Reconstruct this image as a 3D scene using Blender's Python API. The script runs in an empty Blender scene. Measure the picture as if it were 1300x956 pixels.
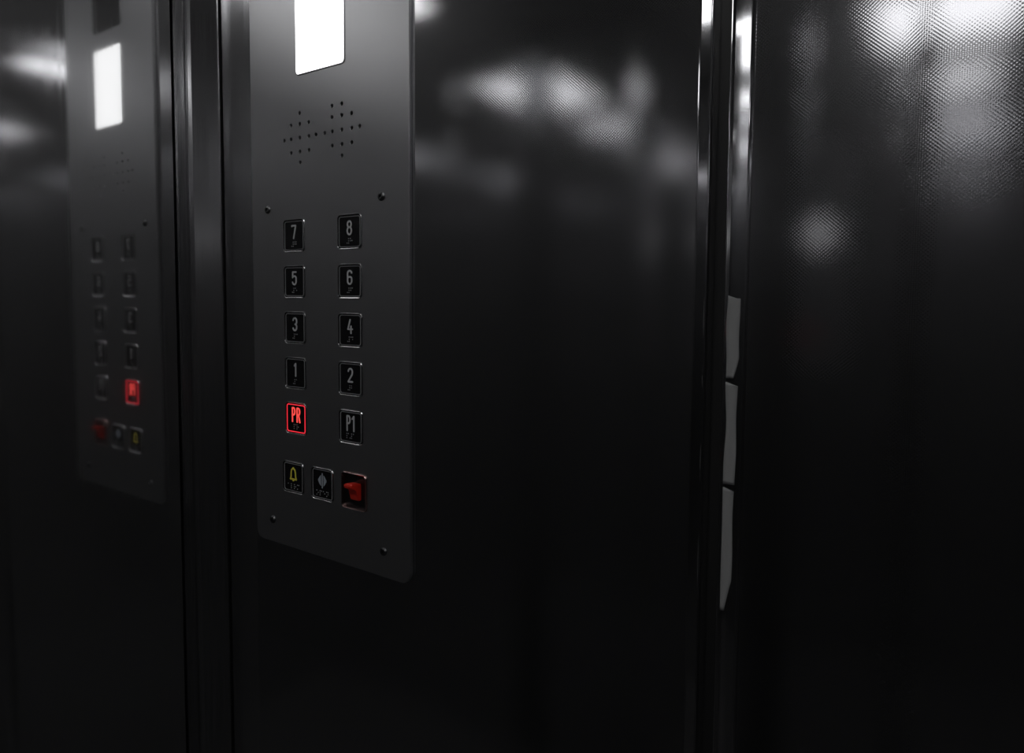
import bpy, bmesh, math
from mathutils import Vector, Matrix
PI = math.pi
C = bpy.context.scene.collection
H = 1.40            # eye height of the camera above the cabin floor
XL, XR = -0.751, 0.49
YB, YF = 0.004, -1.254
ZC = H + 0.785

# ------------------------------------------------------------------ materials
def mat(name, color=(0.5, 0.5, 0.5), metal=0.0, rough=0.5, emit=None, estr=0.0, aniso=0.0, spec=0.5, trans=0.0, alpha=1.0, bump=None, coat=0.0):
    m = bpy.data.materials.new(name); m.use_nodes = True
    nt = m.node_tree; b = nt.nodes['Principled BSDF']
    b.inputs['Base Color'].default_value = (*color, 1)
    b.inputs['Metallic'].default_value = metal
    b.inputs['Roughness'].default_value = rough
    b.inputs['Specular IOR Level'].default_value = spec
    b.inputs['Transmission Weight'].default_value = trans
    b.inputs['Coat Weight'].default_value = coat
    if emit:
        b.inputs['Emission Color'].default_value = (*emit, 1)
        b.inputs['Emission Strength'].default_value = estr
    if bump:
        brushed(nt, b, *bump)
    return m

def brushed(nt, b, scale, strength, rlo, rhi):
    """fine vertical brushing: stretched noise drives roughness and a faint bump"""
    tc = nt.nodes.new('ShaderNodeTexCoord'); mp = nt.nodes.new('ShaderNodeMapping')
    mp.inputs['Scale'].default_value = scale
    nz = nt.nodes.new('ShaderNodeTexNoise'); nz.inputs['Scale'].default_value = 1.0; nz.inputs['Detail'].default_value = 4
    nt.links.new(tc.outputs['Object'], mp.inputs['Vector']); nt.links.new(mp.outputs['Vector'], nz.inputs['Vector'])
    mr = nt.nodes.new('ShaderNodeMapRange'); mr.inputs['From Min'].default_value = 0.3; mr.inputs['From Max'].default_value = 0.7
    mr.inputs['To Min'].default_value = rlo; mr.inputs['To Max'].default_value = rhi
    nt.links.new(nz.outputs['Fac'], mr.inputs['Value']); nt.links.new(mr.outputs['Result'], b.inputs['Roughness'])
    bp = nt.nodes.new('ShaderNodeBump'); bp.inputs['Strength'].default_value = strength; bp.inputs['Distance'].default_value = 0.0003
    nt.links.new(nz.outputs['Fac'], bp.inputs['Height']); nt.links.new(bp.outputs['Normal'], b.inputs['Normal'])

def linen(name, color, rough, tilt):
    """pressed 'linen' stainless steel: staggered rows of 2.2 mm dimples as exact surface slopes"""
    m = bpy.data.materials.new(name); m.use_nodes = True
    nt = m.node_tree; b = nt.nodes['Principled BSDF']; N = nt.nodes; L = nt.links
    b.inputs['Base Color'].default_value = (*color, 1); b.inputs['Metallic'].default_value = 1
    b.inputs['Roughness'].default_value = rough
    tc = N.new('ShaderNodeTexCoord'); sp = N.new('ShaderNodeSeparateXYZ'); L.new(tc.outputs['Object'], sp.inputs[0])
    def mth(op, a, bb=None):
        n = N.new('ShaderNodeMath'); n.operation = op
        for i, v in enumerate((a, bb)):
            if v is None: continue
            if isinstance(v, (int, float)): n.inputs[i].default_value = v
            else: L.new(v, n.inputs[i])
        return n.outputs[0]
    u = mth('MULTIPLY', sp.outputs['X'], PI / 0.0012); w = mth('MULTIPLY', sp.outputs['Z'], PI / 0.0011)
    nx = mth('MULTIPLY', mth('MULTIPLY', mth('SINE', u), mth('COSINE', w)), tilt)
    nz = mth('MULTIPLY', mth('MULTIPLY', mth('COSINE', u), mth('SINE', w)), tilt)
    # faint waviness of the sheet
    no = N.new('ShaderNodeTexNoise'); no.inputs['Scale'].default_value = 6.0; L.new(tc.outputs['Object'], no.inputs['Vector'])
    wv = mth('MULTIPLY', mth('SUBTRACT', no.outputs['Fac'], 0.5), 0.004)
    cb = N.new('ShaderNodeCombineXYZ'); L.new(mth('ADD', nx, wv), cb.inputs[0]); cb.inputs[1].default_value = -1.0; L.new(nz, cb.inputs[2])
    vn = N.new('ShaderNodeVectorMath'); vn.operation = 'NORMALIZE'; L.new(cb.outputs[0], vn.inputs[0])
    L.new(vn.outputs[0], b.inputs['Normal'])
    broad_lobe(m, b, 0.09, 0.40)
    return m

def broad_lobe(m, b, fac, rough):
    """worn, hand-wiped steel: a small share of the surface scatters widely"""
    nt = m.node_tree; N = nt.nodes; out = N['Material Output']
    b2 = N.new('ShaderNodeBsdfPrincipled'); b2.inputs['Metallic'].default_value = 1; b2.inputs['Roughness'].default_value = rough
    b2.inputs['Base Color'].default_value = b.inputs['Base Color'].default_value
    mx = N.new('ShaderNodeMixShader'); mx.inputs[0].default_value = fac
    nt.links.new(b.outputs[0], mx.inputs[1]); nt.links.new(b2.outputs[0], mx.inputs[2]); nt.links.new(mx.outputs[0], out.inputs['Surface'])

M = {}
M['linen'] = linen('linen_steel', (0.47, 0.47, 0.48), 0.055, 0.014)
M['left'] = mat('polished_steel', (0.70, 0.70, 0.705), 1, 0.05, bump=((500, 500, 6), 0.01, 0.04, 0.08))
M['steel'] = mat('satin_steel', (0.6, 0.6, 0.61), 1, 0.08, bump=((400, 400, 6), 0.01, 0.05, 0.09))
M['front'] = mat('front_steel', (0.48, 0.48, 0.49), 1, 0.10, bump=((400, 400, 6), 0.01, 0.09, 0.12))
M['post'] = mat('post_steel', (0.45, 0.45, 0.46), 1, 0.15, bump=((900, 900, 8), 0.04, 0.12, 0.20))
M['chrome'] = mat('chrome', (0.75, 0.75, 0.76), 1, 0.05)
M['plate'] = mat('brushed_plate', (0.46, 0.46, 0.47), 1, 0.36, bump=((1400, 1400, 12), 0.015, 0.345, 0.38))
M['rim'] = mat('button_rim', (0.55, 0.55, 0.56), 1, 0.22)
M['black'] = mat('black_plastic', (0.008, 0.008, 0.009), 0, 0.25)
M['dark'] = mat('gap_black', (0.004, 0.004, 0.004), 0, 0.7, spec=0.1)
M['ceil'] = mat('ceiling_grey', (0.25, 0.25, 0.25), 0, 0.6)
M['floor'] = mat('floor_rubber', (0.05, 0.05, 0.05), 0, 0.7)
M['lamp'] = mat('lamp_diffuser', (0.9, 0.9, 0.9), 0, 0.5, emit=(1, 1, 1), estr=5.0)
M['display'] = mat('display_white', (0.9, 0.9, 0.9), 0, 0.4, emit=(1, 1, 1), estr=1.3)
for k_ in ('left', 'front', 'post'): broad_lobe(M[k_], M[k_].node_tree.nodes['Principled BSDF'], 0.10, 0.45)
M['groove'] = mat('groove_grey', (0.05, 0.05, 0.05), 0.6, 0.35)
M['pillar'] = mat('dark_pillar_steel', (0.14, 0.14, 0.145), 1, 0.25)
M['screw'] = mat('screw_steel', (0.16, 0.16, 0.165), 1, 0.3)
M['glyph'] = mat('glyph_grey', (0.62, 0.62, 0.63), 0, 0.4)
M['braille'] = mat('braille_grey', (0.35, 0.35, 0.35), 0, 0.3)
M['redlit'] = mat('red_lit', (0.5, 0.02, 0.03), 0, 0.4, emit=(1.0, 0.035, 0.06), estr=0.75)
M['redglyph'] = mat('red_lit_letters', (0.5, 0.05, 0.05), 0, 0.4, emit=(1.0, 0.08, 0.07), estr=0.9)
M['yellow'] = mat('bell_yellow', (0.95, 0.82, 0.10), 0, 0.4)
M['blue'] = mat('arrow_grey', (0.42, 0.46, 0.52), 0, 0.4)
M['innerrim'] = mat('inner_rim_grey', (0.28, 0.28, 0.29), 0, 0.3)
M['red'] = mat('switch_red', (0.75, 0.03, 0.015), 0, 0.3)
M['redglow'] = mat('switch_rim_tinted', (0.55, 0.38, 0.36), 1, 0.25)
M['pale'] = mat('pale_reflection', (0.3, 0.3, 0.3), 0, 0.9)  # pale tone imitating clothing mirrored in the joint strip

# ------------------------------------------------------------------ helpers
def link(name, me, m=None, parent=None, **props):
    o = bpy.data.objects.new(name, me); C.objects.link(o)
    if m is not None and me is not None: me.materials.append(m)
    if parent is not None: o.parent = parent
    for k, v in props.items(): o[k] = v
    return o
def bm_obj(name, bm, m, parent=None, smooth=False, **props):
    me = bpy.data.meshes.new(name)
    bmesh.ops.recalc_face_normals(bm, faces=bm.faces)
    bm.to_mesh(me); bm.free()
    if smooth:
        for p in me.polygons: p.use_smooth = True
    return link(name, me, m, parent, **props)
def box(bm, x0, x1, y0, y1, z0, z1):
    v = [bm.verts.new(p) for p in [(x0,y0,z0),(x1,y0,z0),(x1,y1,z0),(x0,y1,z0),(x0,y0,z1),(x1,y0,z1),(x1,y1,z1),(x0,y1,z1)]]
    for f in ((0,3,2,1),(4,5,6,7),(0,1,5,4),(1,2,6,5),(2,3,7,6),(3,0,4,7)): bm.faces.new([v[i] for i in f])
def boxbm(*a):
    bm = bmesh.new(); box(bm, *a); return bm
def extrude_profile(bm, pts, z0, z1):
    """closed (x,y) profile extruded vertically"""
    lo = [bm.verts.new((x, y, z0)) for x, y in pts]; hi = [bm.verts.new((x, y, z1)) for x, y in pts]
    n = len(pts)
    for i in range(n): bm.faces.new([lo[i], lo[(i+1) % n], hi[(i+1) % n], hi[i]])
    bm.faces.new(lo[::-1]); bm.faces.new(hi)
def arc(cx, cy, r, a0, a1, n=6):
    return [(cx + r*math.cos(a0+(a1-a0)*i/n), cy + r*math.sin(a0+(a1-a0)*i/n)) for i in range(n+1)]
def rrect(w, h, r, n=6, cx=0, cz=0):
    out = []
    for sx, sz, a in ((1, 1, 0), (-1, 1, PI/2), (-1, -1, PI), (1, -1, 3*PI/2)):
        out += arc(cx + sx*(w/2-r), cz + sz*(h/2-r), r, a, a+PI/2, n)
    return out
def loops(bm, rings, cap=True):
    """rings: list of lists of 3-D points, bridged in order; last ring capped"""
    vs = [[bm.verts.new(p) for p in r] for r in rings]
    n = len(rings[0])
    for a, b in zip(vs, vs[1:]):
        for i in range(n): bm.faces.new([a[i], a[(i+1) % n], b[(i+1) % n], b[i]])
    if cap: bm.faces.new(vs[-1])
    return vs
def ring3(w, h, r, y, n=6, cx=0, cz=0): return [(x, y, z) for x, z in rrect(w, h, r, n, cx, cz)]
def plate2d(name, outer, holes, y0, y1, m, parent=None, bevel=0.0):
    """flat plate in the xz plane with real holes, front at y0, back at y1"""
    cu = bpy.data.curves.new(name, 'CURVE'); cu.dimensions = '2D'; cu.fill_mode = 'BOTH'
    cu.extrude = abs(y1-y0)/2 - bevel; cu.bevel_depth = bevel; cu.bevel_resolution = 1; cu.offset = -bevel
    for ring in [outer] + holes:
        s = cu.splines.new('POLY'); s.points.add(len(ring)-1)
        for p, (x, z) in zip(s.points, ring): p.co = (x, z, 0, 1)
        s.use_cyclic_u = True
    o = bpy.data.objects.new(name, cu); C.objects.link(o)
    dg = bpy.context.evaluated_depsgraph_get()
    me = bpy.data.meshes.new_from_object(o.evaluated_get(dg))
    bpy.data.objects.remove(o); bpy.data.curves.remove(cu)
    me.transform(Matrix.Translation((0, (y0+y1)/2, 0)) @ Matrix.Rotation(PI/2, 4, 'X'))
    me.name = name; me.materials.clear()
    return link(name, me, m, parent)
STEP = [0]
def stroke(bm, pts, w, y0, y1, closed=False):
    """flat rounded stroke in xz, front at y0"""
    segs = list(zip(pts, pts[1:])) + ([(pts[-1], pts[0])] if closed else [])
    y0 -= 1.3e-5 * STEP[0]; STEP[0] += 1; y1 = abs(y1) * 0 + .0004
    for k, ((x0, z0), (x1, z1)) in enumerate(segs):
        y0 -= 4e-6
        L = math.hypot(x1-x0, z1-z0)
        if L < 1e-7: continue
        a = math.atan2(z1-z0, x1-x0); r = w/2
        ring = arc(x1, z1, r, a-PI/2, a+PI/2, 5) + arc(x0, z0, r, a+PI/2, a+3*PI/2, 5)
        loops(bm, [[(x, y1, z) for x, z in ring], [(x, y0, z) for x, z in ring]])
def poly(bm, pts, y0, y1):
    loops(bm, [[(x, y1, z) for x, z in pts], [(x, y0, z) for x, z in pts]])

# ------------------------------------------------------------------ cabin shell
def struct(name, bm, m, **k): return bm_obj(name, bm, m, kind='structure', **k)
struct('floor', boxbm(XL-.06, XR+.06, YF-.06, YB+.06, -.03, 0), M['floor'])
struct('ceiling', boxbm(XL-.06, XR+.06, YF-.06, YB+.06, ZC, ZC+.03), M['ceil'])
GA = -0.0325      # where the left wall sheet stops short of the corner post
struct('wall_left', boxbm(XL-.02, XL, YF, GA, 0, ZC), M['left'])
struct('wall_left_backing', boxbm(XL-.04, XL-.02, YF-.02, YB+.03, 0, ZC), M['dark'])
struct('wall_right', boxbm(XR, XR+.02, YF, YB+.03, 0, ZC), M['steel'])
struct('wall_front', boxbm(XL-.02, -.134, YF-.012, YF, 0, ZC), M['front'])
struct('wall_front.001', boxbm(-.098, XR+.02, YF-.012, YF, 0, ZC), M['front'])
struct('wall_front_backing', boxbm(XL-.02, XR+.02, YF-.04, YF-.02, 0, ZC), M['dark'])
struct('wall_back_corner_strip', boxbm(-.7105, -.66, YB, YB+.012, 0, ZC), M['post'])
struct('wall_back', boxbm(-.6598, -.1638, YB, YB+.012, 0, ZC), M['linen'])
struct('wall_back.001', boxbm(-.1268, XR, YB, YB+.012, 0, ZC), M['linen'])
struct('wall_back_backing', boxbm(-.17, -.12, YB+.0195, YB+.035, 0, ZC), M['groove'])
struct('wall_back_corner_backing', boxbm(XL-.02, -.66, YB+.013, YB+.035, 0, ZC), M['dark'])

# angled corner post with a rounded bead, between the two dark shadow gaps
P = [(XL-.004, -.0300), (XL+.0015, -.0300), (XL+.0035, -.0285), (XL+.0045, -.0185)]
P += arc(XL+.0070, -.0165, .0026, PI*1.15, PI*1.75, 5)
P += [(XL+.0105, -.0150), (-.7146, .0009), (-.7136, .0018), (-.7136, .0160), (XL-.004, .0160)]
bm = bmesh.new(); extrude_profile(bm, P, 0, ZC); struct('trim_1', bm, M['post'])
# vertical panel joint: polished chamfer, dark groove, polished cover strip
P = [(-.1640, .0036)] + arc(-.1632, .0044, .0009, -PI/2, -PI*.28, 3) + [(-.1568, .0090), (-.1560, .0110), (-.1560, .0230), (-.1640, .0230)]
bm = bmesh.new(); extrude_profile(bm, P, 0, ZC); struct('trim_2', bm, M['chrome'])
P = [(-.1420, .0230), (-.1420, .0030)] + arc(-.1405, .0022, .0016, PI, PI*1.52, 6) + [(-.1387, .0006), (-.1292, .0021)] + arc(-.1279, .0020, .0011, PI*1.1, PI*1.9, 5) + [(-.1267, .0040), (-.1267, .0230)]
bm = bmesh.new(); extrude_profile(bm, P, 0, ZC); struct('trim_3', bm, M['chrome'])
# the same joint in the opposite wall
for k, P in enumerate(([(-.134, YF), (-.130, YF+.0003), (-.126, YF-.005), (-.126, YF-.018), (-.134, YF-.018)], [(-.112, YF-.018), (-.112, YF+.002), (-.110, YF+.003), (-.100, YF+.001), (-.098, YF), (-.098, YF-.018)])):
    bm = bmesh.new(); extrude_profile(bm, P, 0, ZC); struct('trim_%d' % (7+k), bm, M['chrome'])
# dark vertical pillar on the opposite wall with a bright edge bead
bm = boxbm(-.459, -.356, YF, YF+.014, 0, ZC); struct('trim_9', bm, M['pillar'])
bm = boxbm(-.3558, -.348, YF, YF+.011, 0, ZC); struct('trim_10', bm, M['chrome'])
# posts of the other corners
for n, (cx, cy, sx, sy) in enumerate(((XR, YB, -1, -1), (XR, YF, -1, 1), (XL, YF, 1, 1))):
    P = [(cx, cy), (cx+sx*.038, cy), (cx+sx*.038, cy+sy*.004), (cx+sx*.012, cy+sy*.012), (cx+sx*.004, cy+sy*.036), (cx, cy+sy*.036)]
    bm = bmesh.new(); extrude_profile(bm, P, 0, ZC); struct('trim_%d' % (4+n), bm, M['post'])
# sliding door in the right wall: two leaves between jambs
d = link('door_1', None, None, kind='structure'); d.location = (XR, -.625, 0)
for k, (y0, y1) in enumerate(((-.40, -.002), (.002, .40))):
    bm_obj('door_leaf', boxbm(-.008, -.001, y0, y1, .012, 2.0), M['steel'], d)
for y0, y1 in ((-.45, -.404), (.404, .45)):
    bm_obj('door_jamb', boxbm(-.02, 0, y0, y1, 0, 2.05), M['post'], d)
bm_obj('door_header', boxbm(-.02, 0, -.404, .404, 2.004, 2.05), M['post'], d)
# ceiling lights
for k, (y, hw, hd) in enumerate(((-.745, .17, .215), (-.16, .13, .085))):
    t = link('ceiling_light', None, None, label='large white ceiling light glowing highest in the steel reflections' if k == 0 else 'smaller white ceiling light above the top of the button panel wall', category='light')
    t.location = (-.105, y, ZC)
    bm = bmesh.new()
    def fr(w, h, z): return [(x, yy, z) for x, yy in rrect(w*2, h*2, .012)]
    loops(bm, [fr(hw+.013, hd+.013, 0), fr(hw+.013, hd+.013, -.008), fr(hw, hd, -.010), fr(hw, hd, -.002)], cap=False)
    bm_obj('light_frame', bm, M['chrome'], t)
    bm_obj('diffuser', boxbm(-hw, hw, -hd, hd, -.006, -.003), M['lamp'], t)

# added pale sheets imitating clothing reflected in the polished joint strip
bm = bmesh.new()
def reflection_sliver(z0, z1, xa, xb, seed, cut=0.0, tip=0.0):
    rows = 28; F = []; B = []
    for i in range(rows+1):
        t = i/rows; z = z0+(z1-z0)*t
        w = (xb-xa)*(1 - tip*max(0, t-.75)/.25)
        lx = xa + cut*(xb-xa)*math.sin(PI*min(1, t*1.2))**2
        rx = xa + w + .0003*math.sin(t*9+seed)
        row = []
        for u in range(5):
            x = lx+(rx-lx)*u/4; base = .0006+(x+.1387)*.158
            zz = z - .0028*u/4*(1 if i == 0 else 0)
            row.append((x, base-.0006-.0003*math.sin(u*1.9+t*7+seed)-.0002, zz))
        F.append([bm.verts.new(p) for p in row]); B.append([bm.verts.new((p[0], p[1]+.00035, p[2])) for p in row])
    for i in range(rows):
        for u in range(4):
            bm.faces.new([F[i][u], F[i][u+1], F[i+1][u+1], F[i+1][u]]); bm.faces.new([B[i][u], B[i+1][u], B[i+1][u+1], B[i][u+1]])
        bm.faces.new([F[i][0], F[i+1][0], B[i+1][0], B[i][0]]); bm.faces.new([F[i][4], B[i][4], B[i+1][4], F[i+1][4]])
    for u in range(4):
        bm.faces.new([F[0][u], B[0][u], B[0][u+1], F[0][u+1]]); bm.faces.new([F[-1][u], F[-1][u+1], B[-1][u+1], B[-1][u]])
reflection_sliver(H+.0035, H-.052, -.1388, -.1312, .3, cut=-.1, tip=.4)
reflection_sliver(H-.0545, H-.124, -.1390, -.1316, 1.7, cut=.12)
reflection_sliver(H-.1262, H-.2120, -.1390, -.1322, 2.6, cut=0, tip=.6)
bm_obj('clothing_reflection', bm, M['pale'], label='pale slivers modelled as a reflection of clothing on the polished strip beside the dark wall groove', category='reflection_sliver', smooth=True)

# ------------------------------------------------------------------ control panel
panel = link('elevator_control_panel', None, None, label='tall brushed steel elevator control panel with floor buttons on the back wall', category='control panel')
panel.location = (0, 0, H)
PX0, PX1, PZ0, PZ1 = -.6545, -.4255, -.2655, .66
pcx, pw = (PX0+PX1)/2, PX1-PX0; pcz, ph = (PZ0+PZ1)/2, PZ1-PZ0
CX = (-.5850, -.5027)
rowz = [.0636 - .0474*i for i in range(5)]
names = [('7', '8'), ('5', '6'), ('3', '4'), ('1', '2'), ('PR', 'P1')]
BW = .0335
buttons = []
for i in range(5):
    for j in range(2): buttons.append((names[i][j], CX[j], rowz[i]))
buttons += [('bell', -.5905, -.1893), ('doors', -.5450, -.1893)]
SX, SZ, SW, SH = -.4985, -.1890, .0350, .0365
holes = [rrect(BW, BW, .004, 5, x, z) for _, x, z in buttons]
holes.append(rrect(SW, SH, .004, 5, SX, SZ))
DX0, DX1 = -.5795, -.5075
dcx, dw = (DX0+DX1)/2, DX1-DX0
D1 = (.2230, .3255); D2 = (.3475, .4700)
for z0, z1 in (D1, D2): holes.append(rrect(dw, z1-z0, .0045, 6, dcx, (z0+z1)/2))
a, b_ = .0137, .0245
base = [(0,0),(a,0),(-a,0),(0,a),(0,-a),(a,a),(-a,a),(a,-a),(-a,-a),(b_,0),(-b_,0),(0,b_),(0,-b_)]
sp = [(-.5745+x, .1612+z) for x, z in base] + [(-.5127+x, .1612+z) for x, z in base + [(-a, b_)]]
for x, z in sp: holes.append([(x+.0018*math.cos(t*PI/6), z+.0018*math.sin(t*PI/6)) for t in range(12)])
plate2d('faceplate', rrect(pw, ph, .011, 8, pcx, pcz), holes, 0, .0038, M['plate'], panel, bevel=.0005)
bm_obj('speaker', boxbm(-.612, -.475, .0032, .0039, .128, .195), M['dark'], panel)
# lit display: raised white window with a thin bright frame
def display(z0, z1, m, name, lab):
    cz = (z0+z1)/2; h = z1-z0
    bm = bmesh.new()
    loops(bm, [ring3(dw-.0016, h-.0016, .004, .0038, 6, dcx, cz), ring3(dw-.0016, h-.0016, .004, -.0004, 6, dcx, cz), ring3(dw-.0024, h-.0024, .0037, -.0008, 6, dcx, cz)])
    o = bm_obj(name, bm, m, panel, label=lab)
    bm = bmesh.new()
    loops(bm, [ring3(dw+.0002, h+.0002, .0046, .0020, 6, dcx, cz), ring3(dw, h, .0045, -.0007, 6, dcx, cz), ring3(dw-.0014, h-.0014, .0041, -.0007, 6, dcx, cz), ring3(dw-.0016, h-.0016, .0040, .0005, 6, dcx, cz)], cap=False)
    bm_obj('display_frame', bm, M['rim'], o)
display(*D1, M['display'], 'lit_display', 'glowing white display window')
display(*D2, M['black'], 'dark_display', 'dark unlit display window')

# glyph strokes on a 7.4 x 14.5 mm field
W, T = .0031, .0064
def A(cx, cz, rx, rz, a0, a1, n=10): return [(cx+rx*math.cos(math.radians(a0+(a1-a0)*i/n)), cz+rz*math.sin(math.radians(a0+(a1-a0)*i/n))) for i in range(n+1)]
GL = {
 '1': [[(-.0018, T-.0022), (.0004, T), (.0004, -T)]],
 '2': [A(0, T-W, W, W, 170, -10, 10) + [(W-.0004, T-W-.0025), (-W+.0002, -T+.0004), (-W, -T), (W, -T)]],
 '3': [A(0, T-W, W, W, 165, 0, 8) + [(W, T-W-.0008)] + A(0, .0024, W, .0024, -5, -80, 5) + A(0, -.0024, W, .0024, 80, 5, 5) + [(W, -T+W)] + A(0, -T+W, W, W, 0, -165, 8)],
 '4': [[(.0002, T), (-W, -T+.0038), (W+.0003, -T+.0038)], [(.0014, .0002), (.0014, -T)]],
 '5': [[(W-.0003, T), (-W+.0004, T), (-W+.0002, .0008)] + A(0, .0000, W, .0022, 150, 10, 6) + [(W, -T+W)] + A(0, -T+W, W, W, 0, -165, 8)],
 '6': [A(0, T-W, W, W, 20, 180, 8) + [(-W, -T+W)] + A(0, -T+W, W, W, 180, 360, 10) + [(W, -.0014)] + A(0, -.0016, W, .0022, 0, 180, 8)],
 '7': [[(-W, T-.0006), (-W, T), (W, T), (W-.0003, T-.002), (-.0004, -T)]],
 '8': [A(0, T-W+.0001, W-.0003, W-.0002, 0, 360, 16), A(0, -T+.0036, W, .0036, 0, 360, 18)],
 'P': [[(-.0022, -T), (-.0022, T), (.0000, T)] + A(.0000, T-.0032, .0022, .0032, 90, -90, 10) + [(-.0022, T-.0064)]],
 'R': [[(-.0022, -T), (-.0022, T), (.0000, T)] + A(.0000, T-.0031, .0022, .0031, 90, -90, 10) + [(-.0022, T-.0062)], [(.0002, T-.0062), (.0024, -T)]],
}
BR = {'a': '1', 'b': '12', 'c': '14', 'd': '145', 'e': '15', 'f': '124', 'g': '1245', 'h': '125', 'p': '1234', 'r': '1235', '#': '3456', 'l': '123', 'o': '135', 'n': '1345'}
BT = {'1': '#a', '2': '#b', '3': '#c', '4': '#d', '5': '#e', '6': '#f', '7': '#g', '8': '#h', 'PR': 'pr', 'P1': 'p#a', 'bell': 'alrm', 'doors': 'open'}
BR['m'] = '134'
def braille_bm(txt, cz, dot=.0021, cell=.0046):
    bm = bmesh.new(); n = len(txt); x0 = -((n-1)*cell+dot)/2
    for k, ch in enumerate(txt):
        for dg in BR[ch]:
            q = int(dg)-1; x = x0+k*cell+(q//3)*dot; z = cz+dot-(q % 3)*dot
            loops(bm, [[(x+r*math.cos(t*PI/4), y, z+r*math.sin(t*PI/4)) for t in range(8)] for r, y in ((.00062, -.0002), (.00050, -.00055), (.00022, -.00075))])
    return bm
FY = -.0002
bez_me = face_me = rim_me = None
LABELS = {'PR': 'square button marked PR, ringed and lettered in glowing red', 'P1': 'square black button marked P1', 'bell': 'square black alarm button with a yellow bell outline', 'doors': 'square black door-open button with a grey split diamond'}
for nm, x, z in buttons:
    bm = bmesh.new()
    s = BW
    loops(bm, [ring3(s-.0002, s-.0002, .0040, .0036, 5), ring3(s-.0002, s-.0002, .0040, -.0002, 5), ring3(s-.0010, s-.0010, .0037, -.0010, 5), ring3(s-.0020, s-.0020, .0033, -.0006, 5), ring3(s-.0026, s-.0026, .0031, .0018, 5)], cap=False)
    if bez_me is None:
        bt = bm_obj('push_button', bm, M['rim'], panel, smooth=False); bez_me = bt.data
    else:
        bm.free(); bt = link('push_button', bez_me, None, panel)
    bt.location = (x, 0, z)
    bt['label'] = LABELS.get(nm, 'square black button marked %s' % nm)
    f = s-.0034
    if face_me is None:
        bm = bmesh.new()
        loops(bm, [ring3(f, f, .0030, .0030, 5), ring3(f, f, .0030, .0002, 5), ring3(f-.0006, f-.0006, .0028, FY, 5)])
        fo = bm_obj('button_face', bm, M['black'], bt); face_me = fo.data
    else: link('button_face', face_me, None, bt)
    if rim_me is None or nm == 'PR':
        bm = bmesh.new(); g = .0013 if nm != 'PR' else .0019
        loops(bm, [ring3(f-.0006, f-.0006, .0027, FY+.0001, 5), ring3(f-.0008, f-.0008, .0027, FY-.0004, 5), ring3(f-.0006-g, f-.0006-g, .0022, FY-.0004, 5), ring3(f-.0008-g, f-.0008-g, .0022, FY+.0001, 5)], cap=False)
        ro = bm_obj('face_rim', bm, M['redlit'] if nm == 'PR' else M['innerrim'], bt)
        if nm == 'PR': ro['label'] = 'glowing red rim'
        else: rim_me = ro.data
    else: link('face_rim', rim_me, None, bt)
    STEP[0] = 0
    bm = bmesh.new(); gc = .0036; wst = .0017
    if nm == 'bell':
        pts = [(-.0048, -.0055), (-.0037, -.0030), (-.0034, .0015), (-.0027, .0042), (-.0011, .0056), (0, .0066), (.0011, .0056), (.0027, .0042), (.0034, .0015), (.0037, -.0030), (.0048, -.0055)]
        stroke(bm, [(px, pz+gc) for px, pz in pts], .0017, FY-.0004, FY, closed=True)
        poly(bm, [(px, pz+gc) for px, pz in [(-.0016, -.0060), (-.0010, -.0076), (.0010, -.0076), (.0016, -.0060)]], FY-.0004, FY)
        bm_obj('bell_symbol', bm, M['yellow'], bt, label='yellow bell outline')
    elif nm == 'doors':
        stroke(bm, [(0, gc+.0072), (0, gc-.0072)], .0013, FY-.0004, FY)
        for sg in (-1, 1):
            poly(bm, [(sg*px, pz+gc) for px, pz in [(.0020, .0055), (.0040, .0036), (.0060, .0008), (.0060, -.0008), (.0040, -.0036), (.0020, -.0055)]], FY-.0004, FY)
        bm_obj('arrow_symbol', bm, M['blue'], bt)
    else:
        xs = [0] if len(nm) == 1 else ([-.0037, .0039] if nm == 'PR' else [-.0030, .0040])
        sc = 1.0 if len(nm) == 1 else 1.12
        for ch, xo in zip(nm, xs):
            STEP[0] += 1
            for pl in GL[ch]:
                stroke(bm, [(px*.92+xo, pz*sc+gc) for px, pz in pl], wst, FY-.0004, FY)
        bm_obj('number' if nm not in ('PR', 'P1') else 'lettering', bm, M['redglyph'] if nm == 'PR' else M['glyph'], bt)
    bm_obj('braille_dots', braille_bm(BT[nm], -.0088 if nm not in ('bell', 'doors') else -.0095, cell=.0046 if len(BT[nm]) < 4 else .0050), M['braille'], bt)

# red stop rocker switch
bm = bmesh.new()
loops(bm, [ring3(SW-.0002, SH-.0002, .0040, .0036, 5), ring3(SW-.0002, SH-.0002, .0040, -.0006, 5), ring3(SW-.0012, SH-.0012, .0036, -.0018, 5), ring3(SW-.0026, SH-.0026, .0030, -.0014, 5), ring3(SW-.0032, SH-.0032, .0028, .0034, 5)], cap=False)
sw = bm_obj('stop_switch', bm, M['redglow'], panel, label='square framed emergency switch with a red rocker'); sw.location = (SX, 0, SZ)
bm_obj('switch_base', boxbm(-.0158, .0158, .0026, .0034, -.0165, .0165), M['black'], sw)
bm = bmesh.new()
prof = [(.003, .0080), (-.0090, .0092), (-.0105, .0085), (-.0100, .0052), (-.0035, .0030), (-.0020, -.0070), (-.0010, -.0086), (.003, -.0088)]
vl = [[bm.verts.new((xx, y, z)) for y, z in prof] for xx in (-.0042, .0068)]
n = len(prof)
for i in range(n): bm.faces.new([vl[0][i], vl[0][(i+1) % n], vl[1][(i+1) % n], vl[1][i]])
bm.faces.new(vl[0]); bm.faces.new(vl[1][::-1])
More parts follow.
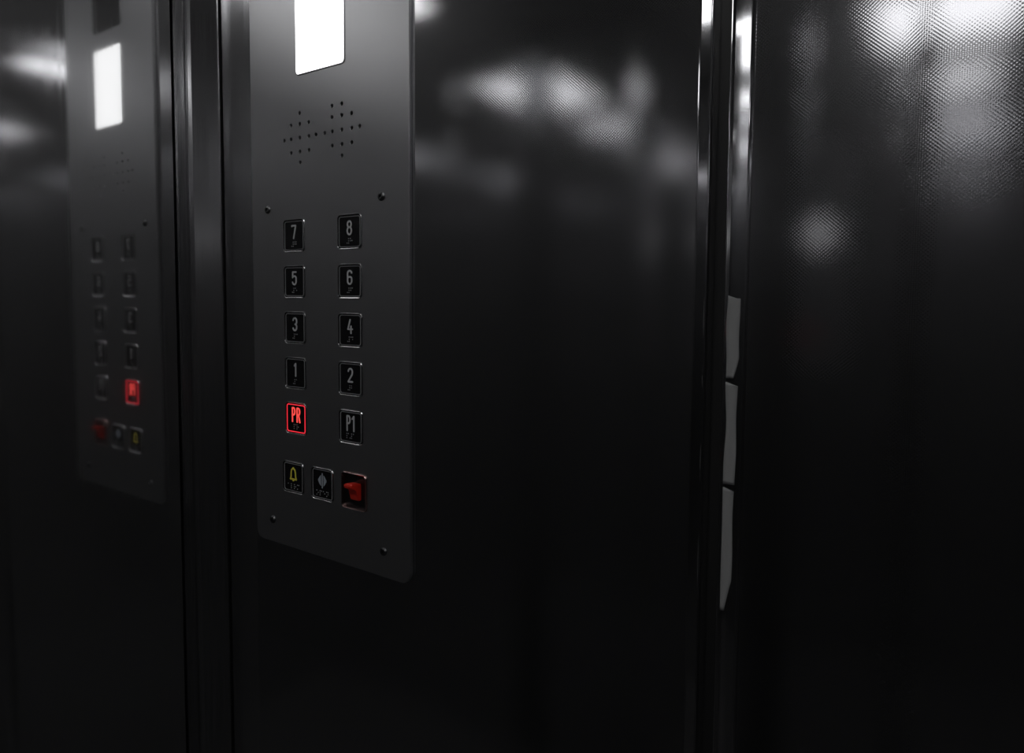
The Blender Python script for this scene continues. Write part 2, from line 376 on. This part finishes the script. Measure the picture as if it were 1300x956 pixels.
bmesh.ops.bevel(bm, geom=list(bm.edges), offset=.0007, segments=2, affect='EDGES')
bm_obj('rocker', bm, M['red'], sw, smooth=False, label='bright red rocker')

# screws
scme = None
for x, z in ((-.6272, .0925), (-.4600, .0937), (-.6260, -.2410), (-.4592, -.2405)):
    if scme is None:
        bm = bmesh.new()
        def circ(r, y, n=20): return [(r*math.cos(2*PI*t/n), y, r*math.sin(2*PI*t/n)) for t in range(n)]
        def hexr(r, y): # same vertex count, hexagonal
            out = []
            for t in range(20):
                an = 2*PI*t/20; k = math.cos(PI/6)/math.cos((an % (PI/3))-PI/6); out.append((r*k*math.cos(an), y, r*k*math.sin(an)))
            return out
        loops(bm, [circ(.0042, .0002), circ(.0042, -.0006), circ(.0036, -.0016), circ(.0026, -.0021), hexr(.0019, -.0021), hexr(.0017, -.0002)])
        s = bm_obj('screw', bm, M['screw'], panel); scme = s.data
    else: s = link('screw', scme, None, panel)
    s.location = (x, 0, z)

# ------------------------------------------------------------------ camera
cam = bpy.data.cameras.new('camera'); co = bpy.data.objects.new('camera', cam); C.objects.link(co)
f = 870.0
X = Vector((1280, -62.5, 870)).normalized(); Z = Vector((105, 14200, 870)); Z = (Z - X*Z.dot(X)).normalized(); Y = Z.cross(X)
R = Matrix((X, Y, Z))        # rows: world axes seen in camera space = camera-to-world
co.matrix_world = Matrix.Translation((0, -.46007, H)) @ R.to_4x4()
cam.sensor_width = 36; cam.lens = 36*f/1300; cam.clip_start = .01
cam.shift_y = -(478-433)/1300
cam.shift_x = 0
bpy.context.scene.camera = co

w = bpy.data.worlds.new('world'); bpy.context.scene.world = w; w.use_nodes = True
w.node_tree.nodes['Background'].inputs[0].default_value = (0, 0, 0, 1)
s = bpy.context.scene
s.view_settings.view_transform = 'Standard'; s.view_settings.look = 'None'; s.view_settings.gamma = 1
s.view_settings.use_curve_mapping = False; s.view_settings.exposure = 0
s.cycles.glossy_bounces = 10; s.cycles.max_bounces = 12
s.cycles.caustics_reflective = True
